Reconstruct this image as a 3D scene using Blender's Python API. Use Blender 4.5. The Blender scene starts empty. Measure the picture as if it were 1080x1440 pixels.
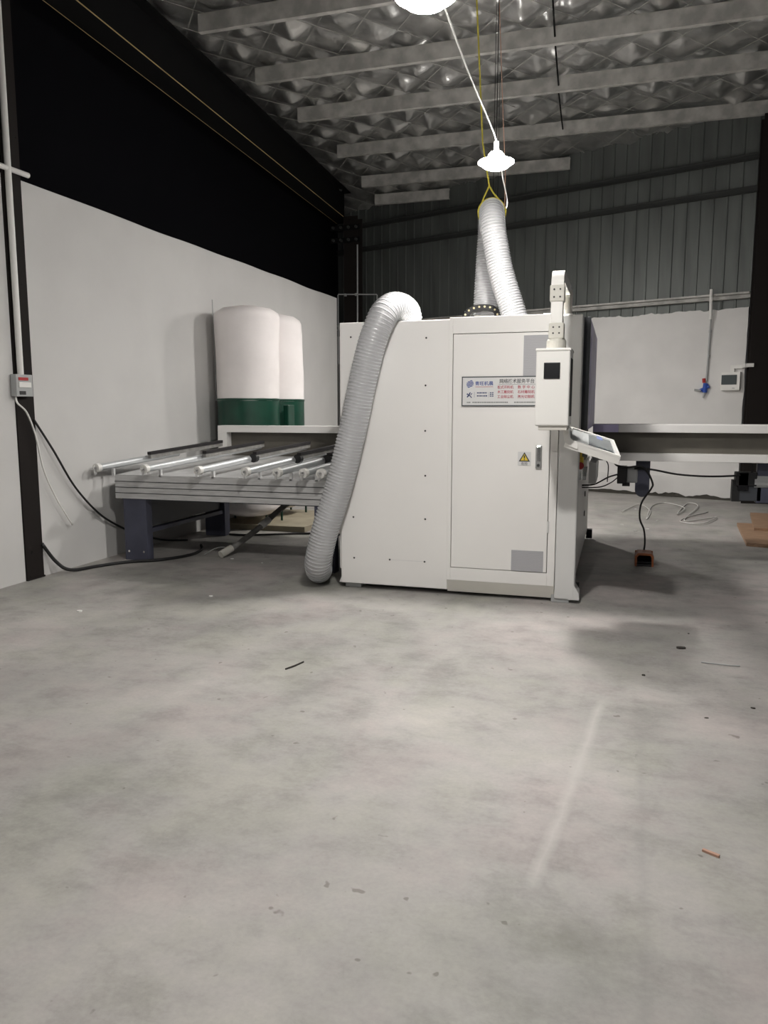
import bpy, bmesh, math, random
from mathutils import Vector, Matrix, noise
random.seed(7)
SC = bpy.context.scene
COL = SC.collection
R = math.radians

# ------------------------------------------------------------------ camera
cam_d = bpy.data.cameras.new('camera')
cam_d.sensor_fit = 'VERTICAL'; cam_d.sensor_height = 36.0; cam_d.lens = 27.0
cam_d.clip_start = 0.05; cam_d.clip_end = 100
cam = bpy.data.objects.new('camera', cam_d); COL.objects.link(cam)
cam.location = (2.187, -5.993, 1.5)
cam.rotation_euler = (R(90) - math.atan(145 / 1080), 0, R(16.8))
SC.camera = cam

# ------------------------------------------------------------------ world and exposure
w = bpy.data.worlds.new('world'); SC.world = w; w.use_nodes = True
w.node_tree.nodes['Background'].inputs[0].default_value = (0.75, 0.78, 0.82, 1)
w.node_tree.nodes['Background'].inputs[1].default_value = 0.02
SC.view_settings.view_transform = 'Standard'; SC.view_settings.look = 'None'
SC.view_settings.gamma = 1; SC.view_settings.use_curve_mapping = False
SC.view_settings.exposure = 1.45
LAMP_POWER = 235.0

# ------------------------------------------------------------------ materials
def mat(name, col, rough=0.5, metal=0.0, bump=0.0, bscale=40, var=0.0, vscale=3.0, col2=None, trans=0.0,
        alpha=1.0, coat=0.0, emit=None, estr=0.0, spec=0.5, detail=6, stretch=None, vlo=0.38, vhi=0.64):
    m = bpy.data.materials.new(name); m.use_nodes = True
    nt = m.node_tree; b = nt.nodes['Principled BSDF']
    b.inputs['Base Color'].default_value = (*col, 1)
    b.inputs['Roughness'].default_value = rough; b.inputs['Metallic'].default_value = metal
    b.inputs['Specular IOR Level'].default_value = spec
    if trans: b.inputs['Transmission Weight'].default_value = trans
    if alpha < 1: b.inputs['Alpha'].default_value = alpha
    if coat: b.inputs['Coat Weight'].default_value = coat
    if emit:
        b.inputs['Emission Color'].default_value = (*emit, 1); b.inputs['Emission Strength'].default_value = estr
    if var or bump or col2:
        tc = nt.nodes.new('ShaderNodeTexCoord'); mp = nt.nodes.new('ShaderNodeMapping')
        nt.links.new(tc.outputs['Object'], mp.inputs['Vector'])
        if stretch: mp.inputs['Scale'].default_value = stretch
        if var or col2:
            n = nt.nodes.new('ShaderNodeTexNoise'); n.inputs['Scale'].default_value = vscale
            n.inputs['Detail'].default_value = detail; nt.links.new(mp.outputs[0], n.inputs['Vector'])
            rp = nt.nodes.new('ShaderNodeValToRGB'); nt.links.new(n.outputs['Fac'], rp.inputs['Fac'])
            c2 = col2 if col2 else tuple(c * (1 - var) for c in col)
            rp.color_ramp.elements[0].color = (*c2, 1); rp.color_ramp.elements[0].position = vlo
            rp.color_ramp.elements[1].color = (*col, 1); rp.color_ramp.elements[1].position = vhi
            nt.links.new(rp.outputs['Color'], b.inputs['Base Color'])
        if bump:
            n2 = nt.nodes.new('ShaderNodeTexNoise'); n2.inputs['Scale'].default_value = bscale
            n2.inputs['Detail'].default_value = 6; nt.links.new(mp.outputs[0], n2.inputs['Vector'])
            bp = nt.nodes.new('ShaderNodeBump'); bp.inputs['Strength'].default_value = bump
            bp.inputs['Distance'].default_value = 0.02
            nt.links.new(n2.outputs['Fac'], bp.inputs['Height']); nt.links.new(bp.outputs[0], b.inputs['Normal'])
    return m

M = {}
M['enamel'] = mat('white_enamel', (0.87, 0.855, 0.835), 0.38, var=0.03, vscale=1.5)
M['enamel_col'] = mat('grey_white_enamel', (0.70, 0.70, 0.69), 0.42)
M['kick'] = mat('warm_white_enamel', (0.66, 0.64, 0.59), 0.5)
M['gap'] = mat('dark_gap', (0.05, 0.05, 0.05), 0.8)
M['slate'] = mat('slate_enamel', (0.055, 0.06, 0.07), 0.5)
M['slateblue'] = mat('slate_blue_enamel', (0.075, 0.08, 0.12), 0.5, var=0.2, vscale=5)
M['lilac'] = mat('lilac_film', (0.68, 0.63, 0.93), 0.4, var=0.25, vscale=4)
M['alu'] = mat('brushed_aluminium', (0.66, 0.66, 0.66), 0.45, 0.35, var=0.18, vscale=6, stretch=(1, 1, 8))
M['steel'] = mat('zinc_steel', (0.58, 0.60, 0.61), 0.42, 0.45)
M['chrome'] = mat('chrome', (0.75, 0.75, 0.75), 0.22, 1.0)
M['handle'] = mat('satin_nickel', (0.42, 0.42, 0.42), 0.35, 0.7)
M['plastic_w'] = mat('white_plastic', (0.82, 0.81, 0.78), 0.4)
M['plastic_g'] = mat('grey_plastic', (0.42, 0.43, 0.43), 0.5)
M['black'] = mat('black_rubber', (0.012, 0.012, 0.013), 0.55)
M['blackgloss'] = mat('black_gloss', (0.006, 0.006, 0.008), 0.25)
M['darkfelt'] = mat('black_felt', (0.018, 0.016, 0.017), 0.9)
M['dsteel'] = mat('black_painted_steel', (0.0045, 0.004, 0.0042), 0.75, var=0.5, vscale=14, col2=(0.015, 0.012, 0.011), vlo=0.70, vhi=0.56, spec=0.2)
M['voidwall'] = mat('dark_void_backdrop', (0.006, 0.006, 0.008), 0.95, spec=0.1)  # darkness of the unlit open hall beyond, put into a near-black colour
M['rafter'] = mat('dark_steel_beam', (0.009, 0.009, 0.0095), 0.8, spec=0.1)
M['girt'] = mat('dark_grey_rail', (0.055, 0.058, 0.056), 0.7, spec=0.2)
M['ochre'] = mat('ochre_flange_edge', (0.50, 0.37, 0.17), 0.6)
M['purlin'] = mat('dusty_galvanised_steel', (0.58, 0.57, 0.54), 0.62, 0.05, var=0.35, vscale=5)
M['siding'] = mat('green_grey_sheet', (0.145, 0.158, 0.150), 0.5, 0.2, var=0.25, vscale=1.6, stretch=(3, 3, 0.4))
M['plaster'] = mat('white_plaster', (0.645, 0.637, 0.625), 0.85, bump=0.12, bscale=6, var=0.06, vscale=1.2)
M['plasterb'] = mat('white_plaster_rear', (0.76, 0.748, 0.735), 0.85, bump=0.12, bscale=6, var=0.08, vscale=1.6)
M['render'] = mat('dark_mortar', (0.075, 0.07, 0.06), 0.95, bump=0.6, bscale=30)
M['fabric'] = mat('white_filter_fabric', (0.90, 0.855, 0.845), 0.9, bump=0.12, bscale=9, var=0.04, vscale=4)
M['green'] = mat('dark_green_enamel', (0.006, 0.058, 0.035), 0.35, var=0.3, vscale=5)
M['yellow'] = mat('yellow_rope', (0.55, 0.47, 0.06), 0.8)
M['yellowp'] = mat('yellow_plastic', (0.85, 0.62, 0.06), 0.45)
M['cream'] = mat('cream_pin', (0.72, 0.62, 0.36), 0.5)
M['red'] = mat('red_plastic', (0.45, 0.03, 0.03), 0.4)
M['blue'] = mat('blue_plastic', (0.02, 0.08, 0.42), 0.45)
M['orange'] = mat('orange_enamel', (0.42, 0.13, 0.045), 0.5, var=0.3, vscale=20)
M['wood'] = mat('brown_wood', (0.40, 0.25, 0.155), 0.6, var=0.35, vscale=6, stretch=(1.0, 9, 9))
M['beige'] = mat('beige_plastic', (0.60, 0.585, 0.53), 0.5)
M['hosegrey'] = mat('grey_hose', (0.27, 0.265, 0.25), 0.6, var=0.3, vscale=12)
M['channel'] = mat('olive_grey_panel', (0.135, 0.125, 0.105), 0.7, var=0.15, vscale=4)
M['board'] = mat('tan_board', (0.36, 0.32, 0.235), 0.7, var=0.2, vscale=4)
M['smoked'] = mat('smoked_window', (0.05, 0.065, 0.07), 0.15)
M['clear'] = mat('clear_plastic', (0.85, 0.87, 0.88), 0.12, trans=0.75)
M['strap'] = mat('translucent_strap', (0.85, 0.84, 0.81), 0.2, trans=0.15)
M['shade'] = mat('glowing_lamp_housing', (0.85, 0.84, 0.8), 0.5, emit=(1.0, 0.965, 0.92), estr=17.0)
M['lens'] = mat('lit_lamp_lens', (1, 1, 1), 0.5, emit=(1.0, 0.965, 0.92), estr=LAMP_POWER)
M['signw'] = mat('sign_white', (0.70, 0.70, 0.70), 0.45)
M['signframe'] = mat('sign_dark_frame', (0.075, 0.085, 0.09), 0.5)
M['ink_blue'] = mat('ink_blue', (0.03, 0.07, 0.30), 0.6)
M['ink_navy'] = mat('ink_navy', (0.03, 0.05, 0.16), 0.6)
M['ink_black'] = mat('ink_black', (0.04, 0.04, 0.045), 0.6)
M['ink_red'] = mat('ink_red', (0.42, 0.045, 0.075), 0.6)
M['ink_grey'] = mat('ink_grey', (0.22, 0.23, 0.23), 0.6)
M['sticker'] = mat('sticker_yellow', (0.75, 0.55, 0.05), 0.5)
M['twig'] = mat('pale_stick', (0.50, 0.30, 0.22), 0.8)
M['debris'] = mat('dark_debris', (0.04, 0.035, 0.03), 0.9)
M['foam'] = mat('white_chip', (0.8, 0.8, 0.78), 0.8)

def paper_mat():
    m = mat('grey_printed_notice', (0.42, 0.42, 0.44), 0.5)
    nt = m.node_tree; b = nt.nodes['Principled BSDF']
    tc = nt.nodes.new('ShaderNodeTexCoord'); wv = nt.nodes.new('ShaderNodeTexWave')
    wv.wave_type = 'BANDS'; wv.bands_direction = 'Z'; wv.inputs['Scale'].default_value = 26
    wv.inputs['Distortion'].default_value = 4.0; wv.inputs['Detail'].default_value = 3
    nt.links.new(tc.outputs['Object'], wv.inputs['Vector'])
    rp = nt.nodes.new('ShaderNodeValToRGB'); rp.color_ramp.elements[0].color = (0.39, 0.39, 0.41, 1)
    rp.color_ramp.elements[1].color = (0.445, 0.445, 0.465, 1)
    nt.links.new(wv.outputs['Fac'], rp.inputs['Fac']); nt.links.new(rp.outputs[0], b.inputs['Base Color'])
    return m
M['paper'] = paper_mat()

def duct_mat():
    m = bpy.data.materials.new('clear_grey_duct'); m.use_nodes = True
    nt = m.node_tree; b = nt.nodes['Principled BSDF']
    b.inputs['Base Color'].default_value = (0.52, 0.52, 0.535, 1); b.inputs['Roughness'].default_value = 0.24
    b.inputs['Alpha'].default_value = 0.96
    return m
M['duct'] = duct_mat()

def foil_mat():
    m = bpy.data.materials.new('silver_foil'); m.use_nodes = True
    nt = m.node_tree; b = nt.nodes['Principled BSDF']
    b.inputs['Metallic'].default_value = 0.8; b.inputs['Roughness'].default_value = 0.30
    tc = nt.nodes.new('ShaderNodeTexCoord')
    n = nt.nodes.new('ShaderNodeTexNoise'); n.inputs['Scale'].default_value = 2.2; n.inputs['Detail'].default_value = 8
    nt.links.new(tc.outputs['Object'], n.inputs['Vector'])
    rp = nt.nodes.new('ShaderNodeValToRGB')
    rp.color_ramp.elements[0].color = (0.38, 0.385, 0.38, 1); rp.color_ramp.elements[0].position = 0.3
    rp.color_ramp.elements[1].color = (0.72, 0.715, 0.70, 1); rp.color_ramp.elements[1].position = 0.7
    nt.links.new(n.outputs['Fac'], rp.inputs['Fac']); nt.links.new(rp.outputs[0], b.inputs['Base Color'])
    v = nt.nodes.new('ShaderNodeTexVoronoi'); v.feature = 'DISTANCE_TO_EDGE'; v.inputs['Scale'].default_value = 5
    nt.links.new(tc.outputs['Object'], v.inputs['Vector'])
    bp = nt.nodes.new('ShaderNodeBump'); bp.inputs['Strength'].default_value = 0.35; bp.inputs['Distance'].default_value = 0.03
    nt.links.new(v.outputs['Distance'], bp.inputs['Height']); nt.links.new(bp.outputs[0], b.inputs['Normal'])
    return m
M['foil'] = foil_mat()

def floor_mat():
    m = bpy.data.materials.new('worn_concrete'); m.use_nodes = True
    nt = m.node_tree; N = nt.nodes; L = nt.links; b = N['Principled BSDF']
    tc = N.new('ShaderNodeTexCoord')
    def noi(scale, detail, st=(1, 1, 1), rough=0.6):
        mp = N.new('ShaderNodeMapping'); mp.inputs['Scale'].default_value = st
        L.new(tc.outputs['Object'], mp.inputs['Vector'])
        n = N.new('ShaderNodeTexNoise'); n.inputs['Scale'].default_value = scale
        n.inputs['Detail'].default_value = detail; n.inputs['Roughness'].default_value = rough
        L.new(mp.outputs[0], n.inputs['Vector']); return n
    def ramp(src, stops):
        r = N.new('ShaderNodeValToRGB'); e = r.color_ramp.elements
        e[0].position, e[0].color = stops[0][0], (*stops[0][1], 1)
        e[1].position, e[1].color = stops[-1][0], (*stops[-1][1], 1)
        for p, c in stops[1:-1]:
            k = e.new(p); k.color = (*c, 1)
        L.new(src, r.inputs['Fac']); return r
    def mix(a, bb, fac, mode='MIX'):
        x = N.new('ShaderNodeMix'); x.data_type = 'RGBA'; x.blend_type = mode
        if isinstance(fac, float): x.inputs[0].default_value = fac
        else: L.new(fac, x.inputs[0])
        for s, i in ((a, 6), (bb, 7)):
            if isinstance(s, tuple): x.inputs[i].default_value = (*s, 1)
            else: L.new(s, x.inputs[i])
        return x.outputs[2]
    big = ramp(noi(0.8, 5, (1, 1.2, 1)).outputs['Fac'], [(0.32, (0.305, 0.299, 0.283)), (0.5, (0.375, 0.362, 0.344)), (0.68, (0.440, 0.420, 0.402))])
    mid = ramp(noi(3.2, 10, (1, 1.25, 1), 0.72).outputs['Fac'], [(0.30, (0.60, 0.60, 0.59)), (0.5, (0.95, 0.95, 0.95)), (0.70, (1.14, 1.13, 1.12))])
    fine = ramp(noi(60, 4).outputs['Fac'], [(0.3, (0.9, 0.9, 0.9)), (0.6, (1, 1, 1))])
    spot = ramp(noi(13, 2).outputs['Fac'], [(0.245, (0.5, 0.48, 0.45)), (0.275, (1, 1, 1))])
    c = mix(big.outputs[0], mid.outputs[0], 0.8, 'MULTIPLY')
    tint = ramp(noi(1.7, 4).outputs['Fac'], [(0.38, (0.985, 1.0, 0.955)), (0.5, (1, 1, 1)), (0.62, (1.02, 0.975, 0.985))])
    c = mix(c, tint.outputs[0], 0.9, 'MULTIPLY')
    c = mix(c, fine.outputs[0], 0.7, 'MULTIPLY'); c = mix(c, spot.outputs[0], 0.8, 'MULTIPLY')
    # pale dusty streak and two drag marks along the floor
    sx = N.new('ShaderNodeSeparateXYZ'); L.new(tc.outputs['Object'], sx.inputs[0])
    def mth(op, a, bb=None):
        n = N.new('ShaderNodeMath'); n.operation = op
        for i, s in enumerate((a, bb)):
            if s is None: continue
            if isinstance(s, (int, float)): n.inputs[i].default_value = s
            else: L.new(s, n.inputs[i])
        return n.outputs[0]
    wob = noi(3, 3).outputs['Fac']
    def streak(x0, y0, x1, y1, half):
        x0, x1, y0, y1 = x0 - 1.5, x1 - 1.5, y0 - 1.0, y1 - 1.0      # the floor's own origin
        k = (x1 - x0) / (y1 - y0)
        xx = mth('SUBTRACT', sx.outputs['X'], mth('ADD', mth('MULTIPLY', mth('SUBTRACT', sx.outputs['Y'], y0), k), x0))
        d = mth('ABSOLUTE', mth('ADD', xx, mth('MULTIPLY', mth('SUBTRACT', wob, 0.5), 0.05)))
        f = mth('SUBTRACT', 1.0, mth('DIVIDE', d, half)); f = mth('MAXIMUM', f, 0.0)
        ymid, yh = (y0 + y1) / 2, abs(y1 - y0) / 2
        g = mth('SUBTRACT', 1.0, mth('DIVIDE', mth('ABSOLUTE', mth('SUBTRACT', sx.outputs['Y'], ymid)), yh))
        g = mth('MINIMUM', mth('MAXIMUM', mth('MULTIPLY', g, 6.0), 0.0), 1.0)
        return mth('MULTIPLY', f, g)
    c = mix(c, (0.53, 0.515, 0.49), mth('MULTIPLY', streak(2.17, -1.98, 1.985, -3.75, 0.034), 0.55))
    c = mix(c, (0.24, 0.235, 0.225), mth('MULTIPLY', mth('MULTIPLY', streak(2.345, -2.2, 2.30, -5.0, 0.03), wob), 0.5))
    L.new(c, b.inputs['Base Color'])
    rr = ramp(noi(2.5, 6).outputs['Fac'], [(0.3, (0.52, 0.52, 0.52)), (0.7, (0.75, 0.75, 0.75))])
    L.new(rr.outputs[0], b.inputs['Roughness'])
    bp = N.new('ShaderNodeBump'); bp.inputs['Strength'].default_value = 0.12; bp.inputs['Distance'].default_value = 0.01
    L.new(noi(25, 8).outputs['Fac'], bp.inputs['Height']); L.new(bp.outputs[0], b.inputs['Normal'])
    return m
M['floor'] = floor_mat()

# ------------------------------------------------------------------ building helpers
def finish(name, me, m, parent=None, smooth=False, loc=None):
    """link one mesh object whose origin sits in the middle of its geometry"""
    if smooth:
        for p in me.polygons: p.use_smooth = True
    if loc is None:
        vs = [v.co for v in me.vertices]
        lo = Vector((min(v.x for v in vs), min(v.y for v in vs), min(v.z for v in vs)))
        hi = Vector((max(v.x for v in vs), max(v.y for v in vs), max(v.z for v in vs)))
        loc = (lo + hi) / 2
        if parent is None: loc.z = lo.z
        me.transform(Matrix.Translation(-loc))
    ob = bpy.data.objects.new(name, me); COL.objects.link(ob)
    if m: me.materials.append(M[m] if isinstance(m, str) else m)
    if parent is not None:
        ob.parent = parent; ob.location = Vector(loc) - world_loc(parent)
    else:
        ob.location = loc
    ob['wl'] = list(loc)
    return ob

def world_loc(o): return Vector(o['wl'])

def tag(o, label=None, cat=None, group=None, kind=None):
    if label: o['label'] = label
    if cat: o['category'] = cat
    if group: o['group'] = group
    if kind: o['kind'] = kind
    return o

def empty(name, loc, label=None, cat=None, group=None, kind=None):
    o = bpy.data.objects.new(name, None); COL.objects.link(o); o.location = loc; o['wl'] = list(loc)
    o.empty_display_size = 0.1
    return tag(o, label, cat, group, kind)

class MB:
    def __init__(s): s.bm = bmesh.new()
    def box(s, x0, x1, y0, y1, z0, z1, bev=0.0, mtx=None, seg=2):
        r = bmesh.ops.create_cube(s.bm, size=1.0)
        vs = r['verts']
        T = Matrix.Translation(((x0 + x1) / 2, (y0 + y1) / 2, (z0 + z1) / 2)) @ Matrix.Diagonal((x1 - x0, y1 - y0, z1 - z0, 1))
        bmesh.ops.transform(s.bm, matrix=T, verts=vs)
        if bev:
            es = list({e for v in vs for e in v.link_edges})
            r2 = bmesh.ops.bevel(s.bm, geom=es, offset=bev, segments=seg, affect='EDGES', profile=0.5)
            vs = list({v for f in r2['faces'] for v in f.verts} | {v for v in vs if v.is_valid})
        if mtx is not None: bmesh.ops.transform(s.bm, matrix=mtx, verts=vs)
        return s
    def cyl(s, p0, p1, r0, r1=None, n=16, cap=True):
        p0, p1 = Vector(p0), Vector(p1); r1 = r0 if r1 is None else r1
        d = p1 - p0; q = Vector((0, 0, 1)).rotation_difference(d.normalized()).to_matrix().to_4x4()
        T = Matrix.Translation((p0 + p1) / 2) @ q
        bmesh.ops.create_cone(s.bm, cap_ends=cap, segments=n, radius1=r0, radius2=r1, depth=d.length, matrix=T)
        return s
    def tube(s, pts, r, n=8, cap=True):
        pts = [Vector(p) for p in pts]; rings = []; up = None
        for i, p in enumerate(pts):
            t = (pts[min(i + 1, len(pts) - 1)] - pts[max(i - 1, 0)]).normalized()
            if up is None:
                up = Vector((0, 0, 1)) if abs(t.z) < 0.9 else Vector((0, 1, 0))
            up = (up - t * up.dot(t)).normalized(); sd = t.cross(up)
            rr = r[i] if isinstance(r, (list, tuple)) else r
            rings.append([s.bm.verts.new(p + (up * math.cos(a) + sd * math.sin(a)) * rr) for a in (2 * math.pi * k / n for k in range(n))])
        for a, b in zip(rings, rings[1:]):
            for k in range(n): s.bm.faces.new((a[k], b[k], b[(k + 1) % n], a[(k + 1) % n]))
        if cap:
            s.bm.faces.new(rings[0]); s.bm.faces.new(rings[-1][::-1])
        return s
    def lathe(s, prof, c, n=32, axis='Z'):
        c = Vector(c); rings = []
        for r, z in prof:
            rings.append([s.bm.verts.new(c + Vector((r * math.cos(2 * math.pi * k / n), r * math.sin(2 * math.pi * k / n), z))) for k in range(n)])
        for a, b in zip(rings, rings[1:]):
            for k in range(n): s.bm.faces.new((a[k], a[(k + 1) % n], b[(k + 1) % n], b[k]))
        s.bm.faces.new(rings[0][::-1]); s.bm.faces.new(rings[-1])
        return s
    def prism(s, poly, vec):
        """poly: 3D points of a flat outline, pushed along vec"""
        vec = Vector(vec); a = [s.bm.verts.new(Vector(p)) for p in poly]; b = [s.bm.verts.new(Vector(p) + vec) for p in poly]
        s.bm.faces.new(a[::-1]); s.bm.faces.new(b)
        for i in range(len(a)):
            j = (i + 1) % len(a); s.bm.faces.new((a[i], a[j], b[j], b[i]))
        return s
    def mesh(s, name):
        bmesh.ops.recalc_face_normals(s.bm, faces=s.bm.faces[:])
        me = bpy.data.meshes.new(name); s.bm.to_mesh(me); s.bm.free(); return me
    def build(s, name, m, parent=None, smooth=False):
        return finish(name, s.mesh(name), m, parent, smooth)

def autosmooth(o, ang=40):
    me = o.data
    for p in me.polygons: p.use_smooth = True
    bm = bmesh.new(); bm.from_mesh(me)
    for e in bm.edges:
        if len(e.link_faces) == 2 and e.calc_face_angle(0) > R(ang): e.smooth = False
    bm.to_mesh(me); bm.free(); return o

def spline(pts, per=12):
    P = [Vector(p) for p in pts]; P = [2 * P[0] - P[1]] + P + [2 * P[-1] - P[-2]]; out = []
    for i in range(1, len(P) - 2):
        a, b, c, d = P[i - 1:i + 3]
        for k in range(per):
            t = k / per
            out.append(0.5 * ((2 * b) + (c - a) * t + (2 * a - 5 * b + 4 * c - d) * t * t + (3 * b - a - 3 * c + d) * t ** 3))
    out.append(P[-2]); return out

def resample(pts, step):
    L = [0]
    for a, b in zip(pts, pts[1:]): L.append(L[-1] + (b - a).length)
    n = max(2, int(L[-1] / step)); out = []; j = 0
    for i in range(n + 1):
        d = L[-1] * i / n
        while j < len(L) - 2 and L[j + 1] < d: j += 1
        f = (d - L[j]) / max(1e-9, L[j + 1] - L[j]); out.append(pts[j].lerp(pts[j + 1], min(1, f)))
    return out

def copy_mesh(name, me, loc, parent=None, rot=None):
    o = bpy.data.objects.new(name, me); COL.objects.link(o); o['wl'] = list(loc)
    if parent is not None: o.parent = parent; o.location = Vector(loc) - world_loc(parent)
    else: o.location = loc
    if rot: o.rotation_euler = rot
    return o

def text_part(name, txt, x, z, size, m, parent, y, width=None):
    cu = bpy.data.curves.new(name, 'FONT'); cu.body = txt; cu.size = size; cu.resolution_u = 2; cu.extrude = 0.0004; cu.offset = size * 0.011
    t = bpy.data.objects.new(name + '_tmp', cu); COL.objects.link(t)
    dg = bpy.context.evaluated_depsgraph_get()
    me = bpy.data.meshes.new_from_object(t.evaluated_get(dg)); bpy.data.objects.remove(t)
    if not me.vertices: return None
    xs = [v.co.x for v in me.vertices]; s = (width / (max(xs) - min(xs))) if width else 1
    me.transform(Matrix.Diagonal((s, 1, 1, 1)))
    me.transform(Matrix.Translation((x - min(xs) * s, y, z)) @ Matrix.Rotation(R(90), 4, 'X'))
    me.materials.clear()
    return finish(name, me, m, parent)

# ================================================================== SETTING
tag(MB().box(-9, 12, -14, 16, -0.2, 0).build('floor', 'floor'), kind='structure',
    label='grey worn concrete workshop floor with blotches and a pale streak')

XW = -2.73     # face of the white wall on the left
def wall_left():
    # plastered infill wall, its top edge a little wavy, as one slab interrupted by the steel column
    root = empty('wall_left', (XW - 0.1, 0, 0), 'white plastered infill wall below a dark void', kind='structure')
    for y0, y1 in ((-9, -0.58), (-0.36, 7.35)):
        n = max(6, int((y1 - y0) / 0.25)); top = []
        for i in range(n + 1):
            y = y0 + (y1 - y0) * i / n
            top.append((XW, y, 3.42 + 0.05 * (y / 7.0 if y > 0 else 0) + 0.02 * noise.noise((y * 0.9, 3, 0))))
        poly = [(XW, y0, -0.02)] + top + [(XW, y1, -0.02)]
        MB().prism(poly, (-0.2, 0, 0)).build('plaster_panel', 'plaster', root)
wall_left()
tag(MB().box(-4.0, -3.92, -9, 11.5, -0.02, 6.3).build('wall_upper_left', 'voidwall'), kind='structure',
    label='near-black backdrop standing in for the unlit space above the white wall')

# rear wall, skewed to the hall: runs from (-3.9,10.6) to (6.5,6.9)
BP = Vector((1.678, 8.623, 0)); BD = Vector((2.465, -0.881, 0)).normalized(); BN = Vector((BD.y, -BD.x, 0))  # BN faces the room
if BN.y > 0: BN = -BN
def bw(s, z, off=0.0): return BP + BD * s + BN * off + Vector((0, 0, z))
def s_of_x(x): return (x - BP.x) / BD.x
def wall_back():
    root = empty('wall_back', bw(0, 0), 'ribbed green grey metal sheet wall with white plastered lower part', kind='structure')
    pw = 0.84; s0 = s_of_x(-3.95); i = 0
    # one ribbed sheet, shared by all
    prof = []
    for k in range(4):
        b = k * 0.21
        prof += [(b, 0), (b + 0.15, 0), (b + 0.158, 0.016), (b + 0.178, 0.016), (b + 0.186, 0)]
    prof.append((0.84, 0))
    bm = bmesh.new(); lo = []; hi = []
    for u, d in prof:
        p = BD * (u - 0.42) + BN * d; lo.append(bm.verts.new(p + Vector((0, 0, -1.55)))); hi.append(bm.verts.new(p + Vector((0, 0, 1.55))))
    for a in range(len(lo) - 1): bm.faces.new((lo[a], lo[a + 1], hi[a + 1], hi[a]))
    r = bmesh.ops.extrude_face_region(bm, geom=bm.faces[:])
    bmesh.ops.translate(bm, vec=-BN * 0.006, verts=[v for v in r['geom'] if isinstance(v, bmesh.types.BMVert)])
    bmesh.ops.recalc_face_normals(bm, faces=bm.faces[:])
    me = bpy.data.meshes.new('metal_sheet'); bm.to_mesh(me); bm.free(); me.materials.append(M['siding'])
    while s0 + i * pw < s_of_x(6.6):
        copy_mesh('metal_sheet', me, bw(s0 + i * pw + 0.42, 3.0 + 1.55, -0.06 - 0.004 * (i % 2)), root); i += 1
    # plastered lower part with a ragged top
    sa, sb = s_of_x(-3.9), s_of_x(4.13); n = 150; top = []
    for k in range(n + 1):
        s = sa + (sb - sa) * k / n
        top.append(bw(s, 3.105 + 0.025 * noise.noise((s * 2.2, 0, 0)) + 0.03 * noise.noise((s * 9, 5, 0)), 0.03))
    right = [bw(sb + 0.02 * noise.noise((z * 3, 9, 0)), z, 0.03) for z in [3.0 - 0.15 * q for q in range(20)]]
    MB().prism([bw(sa, -0.02, 0.03)] + top + right + [bw(sb, -0.02, 0.03)], -BN * 0.25).build('plaster_face', 'plasterb', root)
    # plinth: ragged lower lip over dark mortar
    low = []
    for k in range(n + 1):
        s = sb - (sb - sa) * k / n
        low.append(bw(s, 0.055 + 0.05 * noise.noise((s * 3.5, 2, 7)) + 0.03 * noise.noise((s * 12, 2, 1)), 0.10))
    MB().prism([bw(sa, 0.33, 0.10), bw(sb, 0.36, 0.10)] + low, -BN * 0.15).build('plinth', 'plasterb', root)
    MB().prism([bw(sa, -0.02, 0.085), bw(sb, -0.02, 0.085), bw(sb, 0.2, 0.085), bw(sa, 0.2, 0.085)], -BN * 0.1).build('mortar_joint', 'render', root)
wall_back()

def girt(name, z, label, m='purlin', h=0.09, d=0.10, xa=-3.9, xb=4.2):
    sa, sb = s_of_x(xa), s_of_x(xb); a = bw(sa, z, 0.0); e = BD * (sb - sa)
    sec = [(0, 0), (d, 0), (d, 0.022), (0.012, 0.022), (0.012, h - 0.022)]
    sec = [(0.0, 0.0), (d, 0.0), (d, -0.03), (d - 0.008, -0.03), (d - 0.008, -0.01), (0.01, -0.01), (0.01, -h), (d, -h), (d, -h - 0.006), (0, -h - 0.006)]
    poly = [a + BN * p + Vector((0, 0, q)) for p, q in sec]
    o = MB().prism(poly, e).build(name, m)
    return tag(o, label, kind='structure')
girt('trim_1', 3.345, 'pale galvanised rail crossing the ribbed sheets above the white plaster', xa=-3.9, xb=4.14)
girt('trim_2', 4.96, 'dark horizontal rail high on the ribbed sheet wall', 'girt', 0.09, 0.06)
girt('trim_3', 5.45, 'upper dark horizontal rail under the roof', 'girt', 0.09, 0.06)

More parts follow.
